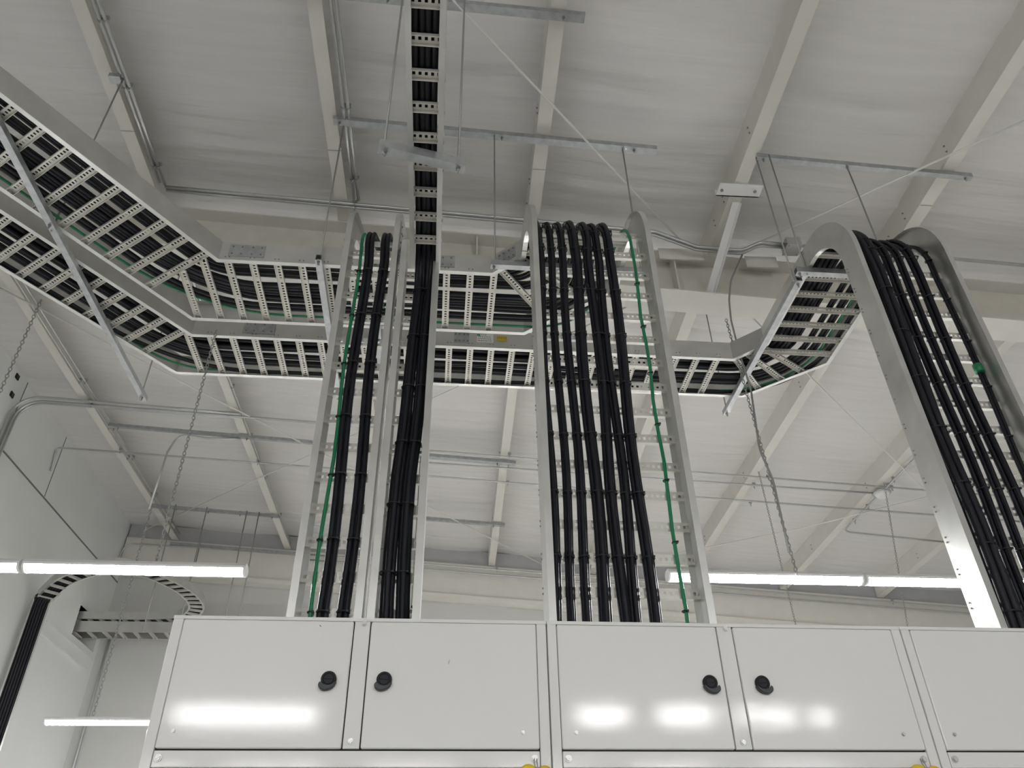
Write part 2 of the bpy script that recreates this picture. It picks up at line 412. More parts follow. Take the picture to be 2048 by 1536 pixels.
# near horizontal run
tA = thing('cable_ladder', 'nearer horizontal cable ladder, entering diagonally at upper left and turning to the centre riser', 'cable ladder', (-.6, 4, ZT))
dN = V((.602, .799, 0)); dn = (dN.x, dN.y)
nr_ = [(-1.463-dn[0]*2.4, 3.68-dn[1]*2.4), (-1.463, 3.68), (.25, 3.68), (.424, 3.52), (.424, 3.475)]
fr_ = [(-1.765-dn[0]*2.4, 4.29-dn[1]*2.4), (-1.765, 4.29), (.52, 4.29), (1.089, 3.80), (1.089, 3.475)]
rail(rail_frames(nr_, 1, ZT), PR, tA); rail(rail_frames(fr_, -1, ZT), PR, tA)
zz = ZT+.02
def diagN(s): # near rail point at distance s back from the corner, and the far rail point opposite
    a = V((-1.463, 3.68, zz))-dN*s; n = V((-dN.y, dN.x, 0)); return a, n
for k in range(16):
    a, n = diagN(.07+.1545*k); b = a+n*.610
    add_rung(a+n*.004, b, UPV, tA)
for k in range(-2, 13):
    x = -1.411+.1524*k; y0 = 3.684
    if k < 0: y0 = 3.70 if k == -1 else 3.82
    y1 = 4.286
    if x > .41: continue
    add_rung((x, y0, zz), (x, y1, zz), UPV, tA)
add_rung((.41, 3.54, zz), (.93, 3.93, zz), UPV, tA); add_rung((.30, 3.65, zz), (.68, 4.14, zz), UPV, tA)
for y in (3.49, ): add_rung((.43, y, zz), (1.085, y, zz), UPV, tA)
n_ = V((dN.y, -dN.x, 0))
splice((-1.30, 3.68, ZT+.08), (1, 0, 0), (0, -1, 0), tA); splice((-.1, 3.68, ZT+.08), (1, 0, 0), (0, -1, 0), tA)
splice((.34, 3.60, ZT+.08), (.174, -.16, 0), (-.16, -.174, 0), tA, .14)
# far horizontal run
tB = thing('cable_ladder', 'farther horizontal cable ladder, running across to the right and turning to the right riser', 'cable ladder', (0, 4.7, ZT))
dF = V((.609, .793, 0))
nr2 = [(-1.80-dF.x*2.6, 4.44-dF.y*2.6), (-1.80, 4.44), (2.09, 4.455), (2.268, 4.27), (2.268, 3.475)]
fr2 = [(-2.03-dF.x*2.6, 4.925-dF.y*2.6), (-2.03, 4.925), (2.32, 4.945), (2.835, 4.47), (2.835, 3.475)]
rail(rail_frames(nr2, 1, ZT), PR, tB); rail(rail_frames(fr2, -1, ZT), PR, tB)
for k in range(17):
    a = V((-1.80, 4.44, zz))-dF*(.05+.1555*k); n = V((-dF.y, dF.x, 0)); add_rung(a+n*.004, a+n*.475, UPV, tB)
for k in range(0, 27):
    x = -1.834+.1524*k
    if x > 2.05: break
    add_rung((x, 4.445, zz), (x, 4.93, zz), UPV, tB)
for a, b in (((2.116, 4.47), (2.42, 4.83)), ((2.24, 4.30), (2.68, 4.59)), ((2.17, 4.39), (2.56, 4.70))): add_rung((*a, zz), (*b, zz), UPV, tB)
for y in (4.36, 4.205, 4.05, 3.893, 3.74, 3.585): add_rung((2.272, y, zz), (2.831, y, zz), UPV, tB)
splice((-1.35, 4.44, ZT+.08), (1, 0, 0), (0, -1, 0), tB); splice((.082, 4.448, ZT+.08), (1, 0, 0), (0, -1, 0), tB, .11)
# stickers
st = MB().box((.252, 4.4445, ZT+.085), (.060, 0, 0), (0, .0012, 0), (0, 0, .040)).build('white_sticker', m_wlab, tB)
ik = MB()
for r_, (l_, a_) in enumerate(((.030, .02), (.042, -.01), (.048, -.005), (.046, 0))):
    x = .200+(.022 if r_ == 0 else 0)
    while x < .200+l_*2:
        q = random.uniform(.006, .016); ik.box((x+q/2, 4.4430, ZT+.112-.018*r_), (q/2, 0, 0), (0, .0004, 0), (0, 0, .0025)); x += q+.005
ik.build('printed_text', m_ink, st)
MB().box((.205, 4.4430, ZT+.110), (.012, 0, 0), (0, .0004, 0), (0, 0, .009)).build('green_logo', m_glab, st)
st = MB().box((.374, 4.4450, ZT+.09), (.038, 0, 0), (0, .0012, 0), (0, 0, .022)).build('yellow_sticker', m_ylab, tB)
ik = MB()
for r_ in range(2):
    for q in range(6): ik.box((.344+.012*q, 4.4435, ZT+.098-.014*r_), (.004, 0, 0), (0, .0004, 0), (0, 0, .003))
ik.build('printed_text', m_ink, st)
# horizontal rail bolts of the rungs
RIV = []
def rivet_me():
    if not RIV:
        me = MB().hexa((-.012, 0, 0), (0, 0, 1), .004, .005).hexa((.012, 0, 0), (0, 0, 1), .004, .005).mesh('rivet'); me.materials.append(m_bolt); RIV.append(me)
    return RIV[0]
def rail_bolts(parent, xs, y, z, n):
    for x in xs: inst('rivet', rivet_me(), fmat(V((x, y, z)), V((1, 0, 0)), V((0, 0, 1)), V(n)), parent)
rail_bolts(tA, [-1.411+.1524*k for k in range(11)], 3.68, ZT+.022, (0, -1, 0)); rail_bolts(tB, [-1.834+.1524*k for k in range(26)], 4.44, ZT+.022, (0, -1, 0))
def riser_rivets(parent, X, n, zs, y=None):
    for z in zs: inst('rivet', rivet_me(), fmat(V((X, y or YR-.02, z)), V((0, 0, 1)), V((0, 1, 0)), V(n)), parent)
riser_rivets(tC, .424, (-1, 0, 0), [2.569+.1524*k for k in range(15)]); riser_rivets(tR, 2.268, (-1, 0, 0), [2.54+.1524*k for k in range(15)])

# ---- distant ladder loop at the left wall, and a straight one under it
def hladder_curve(name, label, pts, width, z, step=.1524, h=.1, mm=None, rungs_m=True):
    t = thing(name, label, 'cable ladder', (pts[0][0], pts[0][1], z if z is not None else pts[0][2]))
    P = [V((p[0], p[1], z)) if z is not None else V(p) for p in pts]; z = P[0].z; L, R_ = [], []
    for i, p in enumerate(P):
        d = (P[min(i+1, len(P)-1)]-P[max(i-1, 0)]).normalized(); n = V((-d.y, d.x, 0)); L.append((p+n*width/2, -n, UPV)); R_.append((p-n*width/2, n, UPV))
    prof = [(a*.8, b*h/.153) for a, b in PR]
    rail(L, prof, t); rail(R_, prof, t)
    acc = 0; nxt = .05
    for i in range(len(P)-1):
        seg = (P[i+1]-P[i]).length
        while nxt < acc+seg:
            f = (nxt-acc)/seg; q = P[i].lerp(P[i+1], f); n = (L[i][0]-R_[i][0]).lerp(L[i+1][0]-R_[i+1][0], f).normalized(); q.z += .015
            add_rung(q-n*(width/2-.003), q+n*(width/2-.003), UPV, t, False); nxt += step
        acc += seg
    return t
def crom(P, seg=5):
    P = [V(p) for p in P]; Q = [P[0]*2-P[1]]+P+[P[-1]*2-P[-2]]; out = []
    for i in range(1, len(Q)-2):
        for k in range(seg):
            t = k/seg; a, b, c, d = Q[i-1], Q[i], Q[i+1], Q[i+2]
            out.append(.5*((2*b)+(c-a)*t+(2*a-5*b+4*c-d)*t*t+(3*b-a-3*c+d)*t**3))
    out.append(P[-1]); return out
loop = crom([(-4.66, 9.50, 5.00), (-4.353, 9.169, 5.08), (-4.086, 9.002, 5.12), (-3.739, 8.93, 5.17), (-3.45, 9.18, 5.21), (-3.27, 9.56, 5.24), (-3.16, 9.972, 5.26), (-3.18, 10.45, 5.27), (-3.45, 10.86, 5.27), (-3.95, 10.98, 5.27), (-4.6, 10.99, 5.27), (-5.5, 11.0, 5.27)])
tP = hladder_curve('cable_ladder', 'distant looped cable ladder curving out from the left wall behind the lamp', loop, .20, None)
rs = thing('cable_ladder', 'distant vertical cable ladder against the left wall, below the loop', 'cable ladder', (-4.7, 9.5, 0))
dv = V((.69, -.72, 0)).normalized(); nv = V((-dv.y, dv.x, 0)); c0 = V((-4.72, 9.53, 0)); ZRS = 5.0
for s_ in (-1, 1):
    rail([(c0+nv*s_*.10, nv*-s_, dv), (c0+nv*s_*.10+V((0, 0, ZRS-.12)), nv*-s_, dv), (c0+nv*s_*.10+V((0, 0, ZRS-.03))+dv*.03, nv*-s_, (dv+UPV).normalized()), (c0+nv*s_*.10+V((0, 0, ZRS+.01))+dv*.10, nv*-s_, (UPV+dv*.2).normalized())], [(a*.6, b*.5) for a, b in PR], rs)
for k in range(31): add_rung(c0+nv*-.097+dv*.015+V((0, 0, .1+.1524*k)), c0+nv*.097+dv*.015+V((0, 0, .1+.1524*k)), dv, rs, False)
for i in range(6):
    off = -.075+.03*i; cpts = [c0+nv*off+dv*.05+V((0, 0, 0)), c0+nv*off+dv*.05+V((0, 0, ZRS-.06))]
    nrm = []
    for j, p in enumerate(loop):
        d = (loop[min(j+1, len(loop)-1)]-loop[max(j-1, 0)]).normalized(); nn = V((-d.y, d.x, 0)); nrm.append(p+nn*off+V((0, 0, .035)))
    o = MB().tube([cpts[0], cpts[1]]+[cpts[1]+V((0, 0, .08))+dv*.04]+nrm[1:], .0165, 8).build('power_cable', m_cable)
    tag(o, 'one of six grey-black cables lying in the distant looped cable ladder', 'cable', 'cables in the looped ladder')
ZL = 5.10
tQ = hladder_curve('cable_ladder', 'distant straight cable ladder directly under the loop, entering the left wall opening', [(-5.5, 11.06), (-3.4, 11.04), (-1.0, 11.02)], .31, ZL, .20, .14)

# ================================================================== CABLES
rC = .0150
def offset_path(poly, off, rads, z):
    """poly: list of (x,y) of the inner rail, off: distance from it to the left; returns filleted 3D points"""
    P = [V((x, y, 0)) for x, y in poly]; out = []
    for i, p in enumerate(P):
        d0 = (P[i]-P[i-1]).normalized() if i else None; d1 = (P[i+1]-P[i]).normalized() if i < len(P)-1 else None
        n0 = V((-d0.y, d0.x, 0)) if d0 else None; n1 = V((-d1.y, d1.x, 0)) if d1 else None
        if n0 is None: u = n1
        elif n1 is None: u = n0
        else: u = (n0+n1).normalized(); u = u/max(.3, u.dot(n1))
        q = p+u*off; out.append(V((q.x, q.y, z)))
    return fillet(out, rads, 9)
TM = {}
def tie(c, n, rad, parent):      # c centre, n outward normal, one nylon tie round a bundle
    key = round(rad, 4)
    if key not in TM:
        m = MB().torus((0, 0, 0), (0, 0, 1), rad, .0035, 12, 5).box((rad*.7, -rad*.75, 0), (.004, 0, 0), (0, .006, 0), (0, 0, .004))
        me = m.mesh('cable_tie'); me.materials.append(m_tie); TM[key] = me
    n = V(n); X = V((1, 0, 0)); Y = -n; Z = X.cross(Y)
    return inst('cable_tie', TM[key], fmat(V(c), X, Y, Z), parent)
LAY = {1: [(0, 0)], 2: [(-.5, 0), (.5, 0)], 3: [(-.52, 0), (.5, 0), (0, .87)], 4: [(-.5, 0), (.5, 0), (-.48, 1), (.5, 1)]}
def bundle(poly, rads, off, n, Xr, label, group, YRp, path, ztie0, nt, r=rC, liftz=0, wob=.006, ties=True, zb=ZB, hl=0):
    """cables along a horizontal run then over the elbow and down the riser"""
    objs = []; ph = random.uniform(0, 6)
    for j in range(n):
        a, b = LAY[n][j]; a *= 2*r; b *= 2*r
        oh = offset_path(poly, off+a, rads, 0); hp = []
        for p in dens(oh, .18):
            w_ = wob*math.sin(p.x*3.1+p.y*2+ph); hp.append(V((p.x, p.y+w_, ZT+.022+r+b+liftz+hl)))
        # down the riser
        rp = []
        for (y, z, nn) in reversed(path[:-1]):
            rp.append(V((Xr+a, y, z))+nn*(.024+r+b+liftz))
        top = rp[-2]; bot = rp[-1]; seg = []
        rp2 = rp[:-1]
        k = 18
        for i in range(1, k+1):
            f = i/k; q = top.lerp(bot, f); q.x += wob*1.3*math.sin(q.z*4+ph); q.y += .002*math.sin(q.z*7+ph); rp2.append(q)
        # trim the horizontal part so that it ends before the elbow
        hp = [p for p in hp if not (p.y < path[-2][0]+.05 and abs(p.x-(Xr+a)) < .25)]
        pts = hp+rp2
        o = MB().tube(pts, r, 8).build('power_cable', m_cable); tag(o, label, 'cable', group); objs.append(o)
    if ties:
        cen = {2: 0, 1: 0, 3: .5, 4: 1}[n]*r
        rad = {1: 1.12, 2: 1.75, 3: 2.1, 4: 2.3}[n]*r
        for k in range(nt):
            z = ztie0+.3048*k; c = V((Xr+wob*1.3*math.sin(z*4+ph), path[0][0]-(.024+r+cen+liftz), z))
            tie(c, (0, -1, 0), rad, objs[0])
        for k, (y, z, nn) in enumerate(path[3:-2:5]):
            c = V((Xr, y, z))+nn*(.024+r+cen+liftz); tie(c, nn, rad, objs[0])
    return objs
polyN = [(-1.463-dn[0]*2.4, 3.68-dn[1]*2.4), (-1.463, 3.68), (.424, 3.68), (.424, 3.43)]
PLC = ['leftmost', 'second', 'third', 'fourth', 'fifth', 'sixth', 'rightmost']
OFN = (.035, .078, .158, .188, .268, .325, .385); HLN = (0, 0, 0, .035, 0, 0, 0)
for i, (X, n) in enumerate([(.4725, 3), (.540, 3), (.603, 3), (.673, 3), (.7505, 3), (.803, 3), (.8705, 3)]):
    r = (.0124, .0100, .0108, .0142, .0130, .0118, .0135)[i]
    of = OFN[i]; bundle(polyN[:2]+[(X-of, 3.68), (X-of, 3.43)], [max(.05, 3*(of-.028)), .20+.95*of], of, n, X, 'black power cable in the %s bundle on the centre cable ladder' % PLC[i], '%s cable bundle of the centre riser' % PLC[i], YR, pathC, 2.56+.3048*0, 8, r, hl=HLN[i])
polyF = [(-1.80-dF.x*2.6, 4.44-dF.y*2.6), (-1.80, 4.44), (2.268, 4.455), (2.268, 3.43)]
for i, (X, n, lift, r, off) in enumerate([(2.312, 1, 0, .011, .026), (2.388, 4, .014, .0190, .085), (2.444, 3, 0, .0125, .166), (2.518, 3, 0, .0125, .172), (2.594, 3, 0, .0108, .262), (2.67, 3, 0, .0132, .345), (2.785, 2, 0, .0095, .455)]):
    bundle(polyF[:2]+[(X-off, 4.455), (X-off, 3.43)], [max(.05, 3*(off-.028)), .20+.95*off], off, n, X, 'black power cable in the %s bundle on the right cable ladder' % PLC[i], '%s cable bundle of the right riser' % PLC[i], YR, pathR, 2.64, 8, r, lift, hl=.04 if i == 3 else 0)
# left riser: two bundles dropping out of the near run
def drop(Xr, off, n, label, group):
    ph = random.uniform(0, 6); objs = []; r = .0125
    for j in range(n):
        a, b = LAY[n][j]; a *= 2*r; b *= 2*r
        run = offset_path([(-1.463-dn[0]*2.4, 3.68-dn[1]*2.4), (-1.463, 3.68), (Xr-off, 3.68)], off+a, [.9], 0)
        hp = [V((p.x, p.y, ZT+.05+2*r+b)) for p in dens(run, .2)][:-1]
        x0 = Xr-.32
        hp = [p for p in hp if p.x < x0]
        mid = fillet([hp[-1], V((Xr+a, 3.68+off, ZT+.08+b)), V((Xr+a, 3.62, ZT+.07+b)), V((Xr+a, 3.30, 4.89+b))], [.3, .3], 8)[1:]
        rp = [V((Xr+a, y, z))+nn*(.024+r+b) for (y, z, nn) in reversed(pathL[:-1])][:-1]
        top = rp[-1]; k = 18
        for i in range(1, k+1):
            q = top.lerp(V((Xr+a, pathL[0][0]-.024-r-b, ZB)), i/k); q.x += .008*math.sin(q.z*4+ph); rp.append(q)
        o = MB().tube(hp+mid[:-1]+rp, r, 8).build('power_cable', m_cable); tag(o, label, 'cable', group); objs.append(o)
    for k in range(8):
        z = 2.60+.3048*k; c = V((Xr+.008*math.sin(z*4+ph), pathL[0][0]-.024-r*1.3, z))
        if z < 4.7: tie(c, (0, -1, 0), r*2.0, objs[0])
drop(-.455, .31, 2, 'black power cable in the left bundle on the leftmost vertical ladder', 'left bundle of the leftmost riser')
drop(-.372, .37, 2, 'black power cable in the right bundle on the leftmost vertical ladder', 'right bundle of the leftmost riser')
# extra cables lying in the diagonal / straight left part of both runs and ending at the risers behind
for off in (.455, .488):
    run = offset_path([(-1.463-dn[0]*2.4, 3.68-dn[1]*2.4), (-1.463, 3.68), (.55, 3.68), (.72, 3.52)], off, [.9, .5], 0)
    pts = [V((p.x, p.y, ZT+.022+rC)) for p in dens(run, .2)]
    tag(MB().tube(pts, rC, 8).build('power_cable', m_cable), 'black power cable on the outer side of the cables in the nearer horizontal ladder', 'cable', 'outer cables of the nearer horizontal ladder')
# narrow riser bundles: from the overhead ladder down
for X0, X1, lab in ((-.168, -.198, 'left'), (-.118, -.140, 'right')):
    ph = random.uniform(0, 6); objs = []; r = .0140
    for a, b in LAY[3]:
        a *= 2*r; b *= 2*r
        base = [V((X0+a, -1.2, 4.43+r+b)), V((X0+a, 2.2, 4.43+r+b)), V((X0+a, 3.04-b, 4.43+r+b)), V((X0+a, 3.04-b, 4.1)), V((X1+a-.01, 3.04-b, 3.2)), V((X1+a, 3.04-b, ZB))]
        pts = dens(fillet(base, [.2, .16, .3, .3], 8), .15)
        pts = [V((p.x+(.006*math.sin(p.z*5+ph) if p.z < 4.2 else .004*math.sin(p.y*4+ph)), p.y, p.z)) for p in pts]
        o = MB().tube(pts, r, 8).build('power_cable', m_cable); objs.append(o)
        tag(o, 'black power cable in the %s bundle running from the overhead ladder down the slim ladder' % lab, 'cable', '%s bundle of the overhead ladder' % lab)
    for k in range(6):
        z = 2.75+.3048*k; f = min(1, max(0, (4.1-z)/.9)); c = V((X0+(X1-.01-X0)*f+.006*math.sin(z*5+ph), 3.04-r*.6, z))
        tie(c, (0, -1, 0), r*2.15, objs[0])
# green ground wires
def green(pts, label, ties=()):
    o = MB().tube(pts, .0085, 8).build('ground_wire', m_green); tag(o, label, 'wire', 'green ground wires')
    if ties:
        for c in ties: tie(V(c), (0, -1, 0), .012, o)
h = [V((p.x, p.y, ZT+.035)) for p in dens(offset_path([(-1.463-dn[0]*2.4, 3.68-dn[1]*2.4), (-1.463, 3.68), (.424, 3.68), (.424, 3.43)], .555, [1.3, .62], 0), .2)]
h = [p for p in h if p.y > 3.5 or p.x < .3]
e = [V((1.005, y, z))+n*.035 for y, z, n in reversed(pathC[:-1])]
gl = e[:-1]+[V((1.005+.005*math.sin(q*1.7), YR-.035+.004*math.sin(q*2.3), 4.76-(4.76-ZB)*q/14)) for q in range(1, 15)]
green(h+[V((1.0, 3.47, ZT+.036))]+gl, 'green ground wire of the nearer horizontal ladder, down the centre ladder right side', [(1.005, YR-.035, 2.64+.3048*k) for k in range(7)])
h = [V((p.x, p.y, ZT+.035)) for p in dens(offset_path(polyF, .452, [.5, .6], 0), .2)]
h = [p for p in h if p.y > 3.5]
green(h, 'dark green ground wire along the outer side of the farther horizontal ladder')
e = [V((-.497, y, z))+n*.035 for y, z, n in reversed(pathL[:-1])][:-1]
green([V((-.46, 4.1, ZT+.03)), V((-.49, 3.75, ZT+.035)), V((-.497, 3.6, ZT+.01))]+e+[V((-.497+.006*math.sin(q), 3.07+.004*math.sin(q*1.9), 4.64-(4.64-ZB)*q/14)) for q in range(1, 15)],
      'green ground wire down the left side of the leftmost vertical ladder', [(-.497+.006*math.sin((4.64-(2.6+.3048*k))/(4.64-ZB)*14), 3.07, 2.6+.3048*k) for k in range(7)])
green([V((-.09, 2.99, 4.50)), V((-.088, 3.0, 4.38))]+[V((-.092+.006*math.sin(q*1.1), 3.045, 4.3-2.0*q/12)) for q in range(0, 13)],
      'green ground wire down the right side of the slim vertical ladder', [(-.092+.006*math.sin((4.3-z)/2*12*1.1), 3.045, z) for z in (4.2, 3.75, 3.3, 2.84, 2.62)])
for v_ in [0]:
    tp = MB(); tp.tube([(2.785, YR-.037, 3.955), (2.785, YR-.037, 4.005)], .024, 10).build('green_tape', m_green, [o for o in bpy.data.objects if o.get('group', '') == 'rightmost cable bundle of the right riser'][0])

# ================================================================== STRUTS, RODS
def strut(label, p0, p1, ends=True, w_=.041, h_=.041, group='unistrut channels', bolts=()):
    p0, p1 = V(p0), V(p1); d = (p1-p0).normalized(); u = d.cross(UPV).normalized(); n = u.cross(d).normalized()
    t = thing('strut_channel', label, 'strut', p0, group)
    a = w_/2; q = .003
    prof = [(-a, 0), (a, 0), (a, h_), (a-.009, h_), (a-.009, h_-q), (a-q, h_-q), (a-q, q), (-a+q, q), (-a+q, h_-q), (-a+.009, h_-q), (-a+.009, h_), (-a, h_)]
    MB().sweep(prof, [(p0-n*h_/2, u, n), (p1-n*h_/2, u, n)]).build('channel', m_galv, t)
    for f in bolts:
        m = MB(); c = p0.lerp(p1, f) - n*h_/2; m.hexa(c, -n, .010, .010); m.tube([c-n*.004, c-n*.03], .005, 6); m.box(c+n*(h_+.002), d*.018, u*.018, n*.002); m.build('nut', m_bolt, t)
    return t
def rstrut(label, x0, x1, y, off=.03, **k): return strut(label, roofpt(x0, y, off), roofpt(x1, y, off), **k)
rstrut('long strut channel clamped across two purlins above the tall risers', -.98, 1.385, 3.61, bolts=(.02, .52, .93), w_=.055)
rstrut('strut channel across the purlins at the very top centre of the view', -1.2, .72, 2.66, bolts=(.35, .93), w_=.055)
rstrut('strut channel spanning two purlins above the right riser', 2.12, 3.72, 3.585, bolts=(.03, .42, .97))
rstrut('farther left strut channel carrying a looped conduit behind the left lamp chain', -4.16, -1.75, 8.19, bolts=(.05, .68))
rstrut('short strut channel at lower left holding four thin rods', -4.28, -2.50, 10.28, bolts=(.2, .45, .7, .95))
rstrut('doubled strut channel seen between the slim and centre risers', -.9, .69, 8.28, bolts=(.86,), w_=.07)
rstrut('lower strut channel seen between the slim and centre risers', -.9, .66, 9.97, bolts=(.9,), w_=.05)
strut('strut channel along the foot of the far wall ceiling line at left', roofpt(-4.3, 11.38, .10), roofpt(-2.2, 11.38, .10), bolts=(.98,))
strut('short tilted trapeze strut under the overhead narrow ladder', (-.345, 2.22, 4.375), (.035, 2.30, 4.375), bolts=(.08, .92), w_=.045, h_=.05)
zs = ZT-.022
strut('long diagonal-looking trapeze strut under both ladders at upper left', (-2.39, 2.0, zs), (-2.335, 5.24, zs), bolts=(.44, .985))
strut('trapeze strut under both ladders just left of the leftmost riser', (-.835, 3.60, zs), (-.84, 5.12, zs), bolts=(.01, .97))
strut('trapeze strut under both ladders seen through the leftmost riser', (-.50, 3.98, zs), (-.505, 5.64, zs), bolts=(.97,))
strut('trapeze strut under the ladder turn behind the centre riser', (.235, 3.58, zs), (1.25, 3.58, zs), bolts=(.02, .95))
strut('trapeze strut beneath the hooked top of the right riser', (2.19, 3.50, zs), (2.9, 3.50, zs), bolts=(.03, .97))
strut('long trapeze strut under the right end of the farther ladder', (2.235, 3.56, zs-.004), (2.235, 5.13, zs-.004), bolts=(.02, .98))
def rod(label, x, y, z0_, z1, r=.0055, group='threaded hanger rods'):
    o = MB().tube([(x, y, z0_), (x, y, z1)], r, 7).build('threaded_rod', m_rod); tag(o, label, 'rod', group)
def zc(x): return zr(x*math.cos(D))-.045
rod('hanger rod from the long roof strut down to the strut left of the leftmost riser', -.835, 3.64, zs-.03, zc(-.83)-.02)
rod('hanger rod left of the centre riser, ending at the trapeze beneath the ladder turn', .262, 3.59, zs-.03, zc(.26))
rod('hanger rod that meets the right hooked rail of the centre riser', 1.205, 3.59, zs-.03, zc(1.2)+.03)
rod('left one of two hanger rods beside the hooked top of the right riser', 2.195, 3.56, zs-.03, zc(2.2))
rod('right one of two hanger rods beside the hooked top of the right riser', 2.262, 3.50, zs-.03, zc(2.2))
rod('hanger rod coming down between the two hooked rails of the right riser', 2.85, 3.52, zs-.03, zc(2.85)+.03)
rod('left hanger rod of the overhead narrow ladder', -.322, 2.227, 4.33, zc(-.3)+.02)
rod('right hanger rod of the overhead narrow ladder', .005, 2.293, 4.33, zc(0))
rod('hanger rod through the nearer ladder at upper left', -2.372, 3.47, zs-.03, zr(-2.4)-.03)
rod('hanger rod at the far end of the long trapeze at left', -2.337, 5.17, zs-.06, zr(-2.3)+.2)
rod('hanger rod at the far end of the right trapeze strut', 2.235, 5.09, zs-.06, zr(2.2)+.2)
rod('hanger rod behind the leftmost riser at the far trapeze end', -.50, 5.58, zs-.06, zr(-.5)+.2)
for x, k in ((-3.72, 'leftmost'), (-3.29, 'second'), (-2.74, 'third'), (-2.57, 'rightmost')):
    y = 10.28
    rod('%s of four thin rods hanging over the distant ladders' % k, x, y, 4.9, zr(x), .008)
rod('thin rod hanging from the doubled strut right of the slim riser', -.30, 8.27, 2.6, zr(-.3)+.02, .007)

# ================================================================== CONDUITS
def conduit(label, pts, r=.0135, rad=.15, clamps=(), group='steel conduits', m=None):
    P = fillet(pts, rad, 8); P = dens(P, .6)
    o = MB().tube(P, r, 8).build('conduit', m or m_galvd); tag(o, label, 'conduit', group)
    for c in clamps:
        c = V(c); c_ = MB(); c_.box(c+V((0, 0, r+.012)), (.018, 0, 0), (0, .010, 0), (0, 0, .014)); c_.torus(c, (1, 0, 0) if abs((P[-1]-P[0]).normalized().x) > .5 else (0, 1, 0), r+.003, .004, 10, 5)
        c_.box(c+V((.0, 0, -r-.012)), (.004, 0, 0), (0, .004, 0), (0, 0, .012)); c_.build('clamp', m_galv, o)
    return o
R = roofpt
for j, (dy, dx) in enumerate(((0, 0), (.035, .02))):
    lab = ['nearer', 'farther'][j]
    conduit(lab+' of two conduits crossing beneath the ceiling before the rafter', [R(-2.42+dx, 2.9, .03), R(-2.42+dx, 4.40+dy, .03), R(1.50, 4.395+dy, .03), R(1.74, 4.40+dy, .04), R(1.90, 4.47+dy, .07), R(2.28, 4.47+dy, .08), R(2.36, 4.40+dy, .05), R(2.62, 4.385+dy, .05)] if False else
            [R(-2.42, 4.395+dy, .03), R(1.55, 4.395+dy, .03), R(1.90, 4.46+dy, .09), R(2.27, 4.46+dy, .09), R(2.40, 4.39+dy, .05), R(2.62, 4.385+dy, .05)], rad=.12,
            clamps=[R(x, 4.395+dy, .03) for x in (-.9, .55)], group='two conduits before the rafter')
conduit('conduit continuing right of the junction box along the ceiling', [R(2.70, 4.385, .05), R(3.2, 4.385, .04), R(7.5, 4.385, .04)], clamps=[R(3.55, 4.385, .04)])
jb = thing('junction_box', 'square steel junction box on the conduits by the right riser', 'box', R(2.66, 4.38, .05))
MB().bw(2.60, 2.72, 4.33, 4.45, zr(2.66)-.10, zr(2.66)-.02).build('box_body', m_galvd, jb)
MB().bw(2.595, 2.725, 4.325, 4.455, zr(2.66)-.106, zr(2.66)-.10).build('cover', m_galvd, jb)
sb = MB()
for x, y in ((2.61, 4.34), (2.71, 4.44)): sb.hexa(W(x, y, zr(2.66)-.106), (0, 0, -1), .006, .004)
sb.build('screw', m_bolt, jb)
for j, x in enumerate((-2.455, -2.42)):
    conduit('%s conduit running lengthwise along the purlin at upper left' % ('left', 'right')[j], [R(x, -2, .02), R(x, 4.36+.02*j, .02)], clamps=[R(x, y, .02) for y in (2.2, 3.0, 3.5, 4.2)], group='conduits along the upper left purlin')
for j, x in enumerate((-.90, -.865)):
    conduit('%s conduit running lengthwise beside the purlin above the leftmost riser' % ('left', 'right')[j], [R(x, -2, .02), R(x, 4.36, .02)], clamps=[R(x, y, .02) for y in (1.6, 2.5, 3.5, 4.15)], group='conduits along the purlin above the left riser')
fit = MB()
fit.b(-2.46, -2.38, 3.44, 3.50, zr(-2.45)-.06, zr(-2.45)-.02)
fit.build('beam_clamp', m_galv, [o for o in bpy.data.objects if o.get('label', '').startswith('right conduit running lengthwise along the purlin at upper')][0])
for j in range(3):
    a = .04*j
    conduit('%s of three conduits turning from the left wall across the ceiling' % ('upper', 'middle', 'lower')[j],
            [W(WL+.03, 7.74+a, 2.5), W(WL+.03, 7.74+a, zr(WL)-.06-.0*j), R(-2.5 if j else -.8, 7.70+a, .05)] if j < 2 else [W(WL+.03, 7.66, 2.5), W(WL+.03, 7.66, zr(WL)-.06), R(-2.5, 7.66, .05)],
            rad=.25, clamps=[R(-4.2, 7.70+a, .05)] if j < 2 else (), group='three conduits from the left wall', r=.016)
conduit('thin conduit crossing the ceiling behind the left lamp chains', [R(-5.0, 8.86, .35), R(-5.0, 8.80, .05), R(-1.2, 8.74, .05), R(1.5, 8.72, .05), R(7.2, 8.62, .05)], rad=.05, clamps=[R(x, 8.75, .05) for x in (-4.2, -2.5, .62, 3.7)], r=.012)
conduit('upper thin conduit right of the centre riser', [R(-.8, 8.12, .05), R(2.5, 8.10, .05), R(7, 8.04, .05)], clamps=[R(x, 8.08, .05) for x in (.6, 3.7, 5.2)], r=.012)
conduit('middle thin conduit right of the centre riser, ending at the round box', [R(-.8, 8.42, .05), R(2.5, 8.32, .05), R(5.05, 8.23, .05)], clamps=[R(x, 8.3, .05) for x in (.6, 3.6)], r=.012)
conduit('conduit beside the far right purlin, bending to the right at its end', [R(5.16, 7.1, .04), R(5.11, 9.1, .04), R(5.12, 9.31, .04), R(6.6, 9.37, .04)], rad=.12, clamps=[R(5.14, y, .04) for y in (7.9, 8.05, 8.6, 9.0)], r=.012)
rb = thing('round_box', 'round white detector base on the ceiling at far right', 'box', R(5.14, 8.22, .04))
